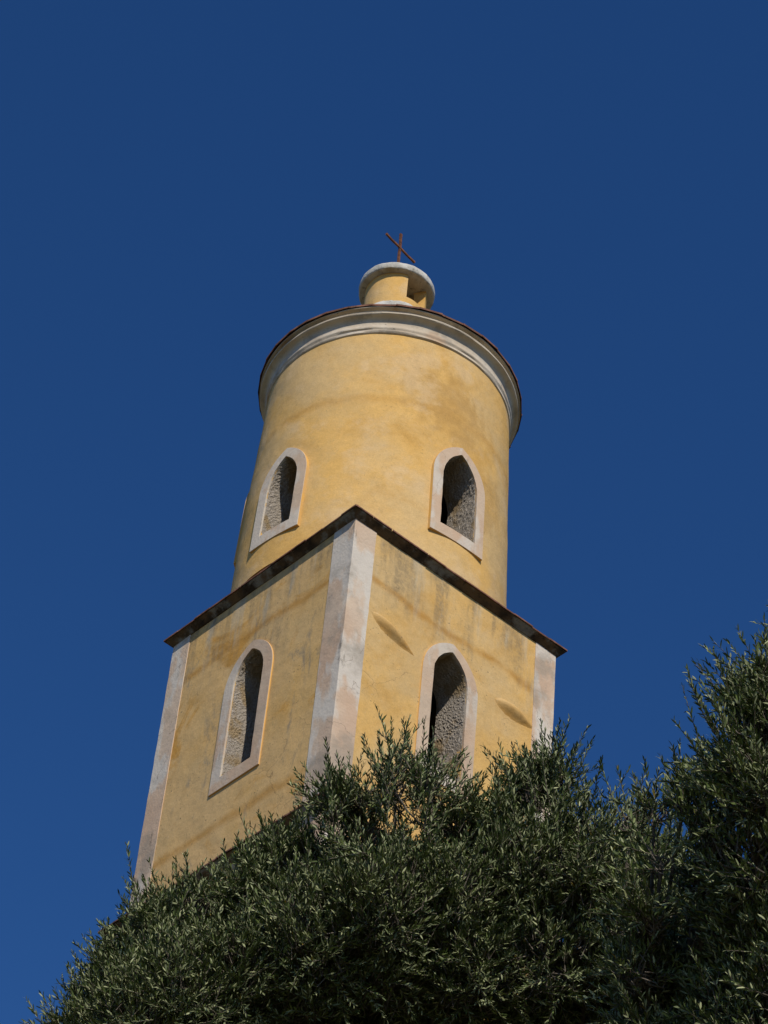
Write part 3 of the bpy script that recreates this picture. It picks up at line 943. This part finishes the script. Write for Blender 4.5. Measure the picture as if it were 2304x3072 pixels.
    ico = bmesh.new(); bmesh.ops.create_icosphere(ico, subdivisions=1, radius=1.0)
    iv = np.array([v.co[:] for v in ico.verts]); jf = np.array([[v.index for v in f.verts] for f in ico.faces]); ico.free()
    tpos = rs.rand(m)
    P = B[sel] + D[sel] * (L[sel] * tpos)[:, None] + rs.normal(size=(m, 3)) * 0.012 + np.array([0, 0, -0.02])
    OV = (P[:, None, :] + iv[None] * np.array([0.0068, 0.0068, 0.0090])[None, None]).reshape(-1, 3)
    OF = (jf[None] + (np.arange(m) * len(iv))[:, None, None]).reshape(-1, 3)
    fr = build_mesh_np('olives', local(OV), OF, np.zeros((0, 4), int), ['olive'], np.zeros(len(OF)), root)
    fr.data.shade_smooth(); fr['kind'] = 'stuff'

T1 = [(-12.16, -12.85, 11.16, 0.34, 1.00), (-12.15, -13.0, 11.36, 0.34, 1.00), (-12.13, -13.18, 11.57, 0.34, 1.00), (-12.06, -13.39, 11.78, 0.34, 1.00), (-11.91, -13.63, 11.94, 0.34, 1.00), (-11.76, -13.87, 12.09, 0.34, 1.00), (-11.6, -14.1, 12.22, 0.34, 1.00), (-11.53, -14.34, 12.26, 0.32, 0.90), (-11.63, -14.57, 12.59, 0.25, 0.50), (-12.12, -13.02, 11.54, 0.25, 0.80), (-11.52, -14.71, 12.64, 0.23, 0.38), (-11.37, -14.61, 12.41, 0.29, 0.60), (-11.45, -14.95, 12.66, 0.27, 0.42), (-11.23, -15.05, 12.74, 0.27, 0.50), (-10.9, -15.01, 12.58, 0.32, 0.70), (-10.71, -15.18, 12.58, 0.32, 0.90), (-10.62, -15.38, 12.85, 0.26, 0.70), (-10.48, -15.48, 12.99, 0.25, 0.70), (-10.24, -15.52, 12.81, 0.30, 0.80), (-9.95, -15.56, 12.73, 0.32, 0.60), (-9.64, -15.63, 12.67, 0.33, 0.35), (-12.08, -13.43, 11.11, 0.50, 1.00), (-11.99, -13.7, 11.27, 0.50, 1.00), (-11.7, -13.92, 11.5, 0.50, 1.00), (-11.5, -14.35, 11.65, 0.50, 1.00), (-11.29, -14.74, 11.84, 0.50, 1.00), (-10.9, -14.97, 11.97, 0.50, 1.00), (-10.54, -15.24, 12.26, 0.51, 1.00), (-10.25, -15.55, 12.21, 0.51, 1.00), (-9.86, -15.73, 11.98, 0.51, 1.00), (-11.94, -13.09, 10.79, 0.52, 1.00), (-11.57, -13.48, 11.21, 0.52, 1.00), (-11.33, -14.02, 11.46, 0.52, 1.00), (-11.03, -14.49, 11.67, 0.52, 1.00), (-10.65, -14.88, 11.69, 0.51, 1.00), (-10.25, -15.26, 11.78, 0.52, 1.00), (-9.63, -15.37, 11.75, 0.52, 1.00), (-9.32, -15.62, 11.6, 0.52, 1.00), (-11.4, -12.71, 11.09, 0.63, 1.00), (-10.91, -13.22, 11.3, 0.63, 1.00), (-10.62, -13.9, 11.42, 0.62, 1.00), (-10.11, -14.34, 11.49, 0.62, 1.00), (-9.56, -14.74, 11.59, 0.63, 1.00), (-9.01, -15.09, 11.44, 0.63, 1.00)]
T2 = [(-12.04, -18.56, 10.97, 0.17, 0.70), (-12.02, -18.72, 11.08, 0.23, 1.00), (-12.04, -18.48, 10.75, 0.16, 0.70), (-11.99, -18.68, 10.7, 0.29, 1.00), (-11.92, -18.42, 10.59, 0.24, 1.00), (-11.94, -18.61, 10.45, 0.39, 1.00), (-11.9, -17.98, 10.67, 0.19, 0.80), (-11.92, -17.78, 10.69, 0.18, 0.70), (-11.92, -18.19, 10.71, 0.17, 0.80), (-12.02, -17.93, 10.25, 0.21, 0.70), (-11.93, -17.76, 10.0, 0.24, 0.85), (-11.84, -17.61, 9.76, 0.27, 0.90), (-11.67, -17.55, 9.51, 0.31, 1.00), (-11.82, -17.5, 10.82, 0.18, 0.60), (-11.9, -18.22, 10.4, 0.27, 0.90), (-11.78, -18.41, 10.11, 0.39, 1.00), (-11.75, -17.93, 10.32, 0.26, 0.70), (-11.65, -17.94, 10.05, 0.31, 1.00), (-11.51, -18.21, 9.82, 0.43, 1.00), (-11.47, -17.65, 9.93, 0.33, 1.00), (-11.22, -17.67, 9.68, 0.44, 1.00), (-10.95, -17.95, 9.65, 0.48, 1.00), (-11.49, -18.06, 9.46, 0.43, 1.00), (-11.35, -17.63, 9.42, 0.47, 1.00), (-11.46, -18.34, 9.52, 0.44, 1.00), (-11.3, -18.01, 9.19, 0.46, 1.00), (-11.64, -18.88, 10.85, 0.55, 0.60), (-11.6, -18.77, 11.19, 0.43, 0.60), (-11.14, -18.99, 11.7, 0.77, 0.45), (-10.88, -19.25, 12.23, 0.89, 0.40), (-10.6, -18.84, 11.38, 0.88, 0.45), (-11.15, -18.53, 10.4, 0.56, 0.60), (-10.76, -18.18, 10.01, 0.56, 0.60)]
SP1 = [ (-12.31, -13.37, 12.13), (-12.22, -13.48, 12.19), (-12.06, -13.83, 12.3), (-11.99, -13.94, 12.36), (-11.85, -14.15, 12.48), (-11.87, -14.4, 12.59), (-11.09, -15.23, 12.96), (-11.01, -15.27, 12.92), (-12.45, -12.96, 11.73), (-10.73, -15.58, 13.13), (-10.57, -15.74, 13.14), (-10.33, -15.73, 13.08), (-10.14, -15.83, 13.0), (-11.69, -14.94, 12.84), (-11.72, -15.05, 12.97), (-11.65, -15.15, 13.01), (-11.79, -15.17, 13.13), (-11.78, -14.9, 12.88), (-11.62, -15.22, 13.05), (-11.5, -15.28, 13.01), (-11.85, -14.76, 12.78), (-11.89, -14.61, 12.67), (-11.32, -15.25, 13.0), (-10.92, -15.27, 13.01), (-10.82, -15.57, 13.2), (-10.71, -15.69, 13.37), (-10.57, -15.69, 13.25), (-10.42, -15.74, 13.17), (-10.92, -15.42, 13.15), (-11.97, -14.08, 12.5), (-12.2, -13.73, 12.29), (-12.46, -13.37, 12.24), (-12.45, -13.09, 11.89), (-12.38, -12.79, 11.63), (-10.19, -15.72, 13.11)]
SP2 = [ (-12.29, -18.61, 11.07), (-12.3, -18.66, 11.12), (-12.18, -18.33, 10.75), (-12.06, -18.18, 10.68), (-12.27, -18.83, 11.23), (-12.22, -18.47, 10.9), (-12.45, -18.49, 11.12), (-12.41, -18.6, 11.17), (-12.31, -18.37, 10.9), (-12.24, -18.32, 10.8), (-12.29, -18.5, 10.99), (-12.2, -18.87, 11.34), (-12.29, -18.76, 11.19), (-12.15, -18.1, 10.85), (-12.15, -17.9, 10.84), (-12.09, -18.23, 10.75), (-12.03, -17.88, 10.71)]
FILL1 = [(-9.6, -12.6, 10.7, 1.3, 1), (-8.2, -13.4, 10.8, 1.2, 1), (-11.0, -12.0, 10.1, 1.2, 1), (-10.2, -13.2, 9.2, 1.3, 1), (-8.6, -12.2, 9.6, 1.3, 1)]
FILL2 = [(-10.2, -18.3, 8.7, 1.1, 1), (-9.6, -19.3, 9.6, 1.2, 1), (-10.6, -19.6, 10.4, 0.9, 1), (-9.3, -18.2, 9.0, 1.1, 1), (-10.2, -19.4, 8.2, 1.1, 1)]

tree1 = empty('olive_tree', 'wide olive tree with grey-green leaves in front of the foot of the yellow tower', 'tree', (-9.6, -13.6, 0))
olive_tree(tree1, T1, SP1, FILL1, 5, 0.049, 1250, 150)
tree2 = empty('olive_tree', 'nearer olive tree reaching higher into the blue sky at the right edge', 'tree', (-10.0, -18.9, 0))
olive_tree(tree2, T2, SP2, FILL2, 9, 0.049, 1250, 90)
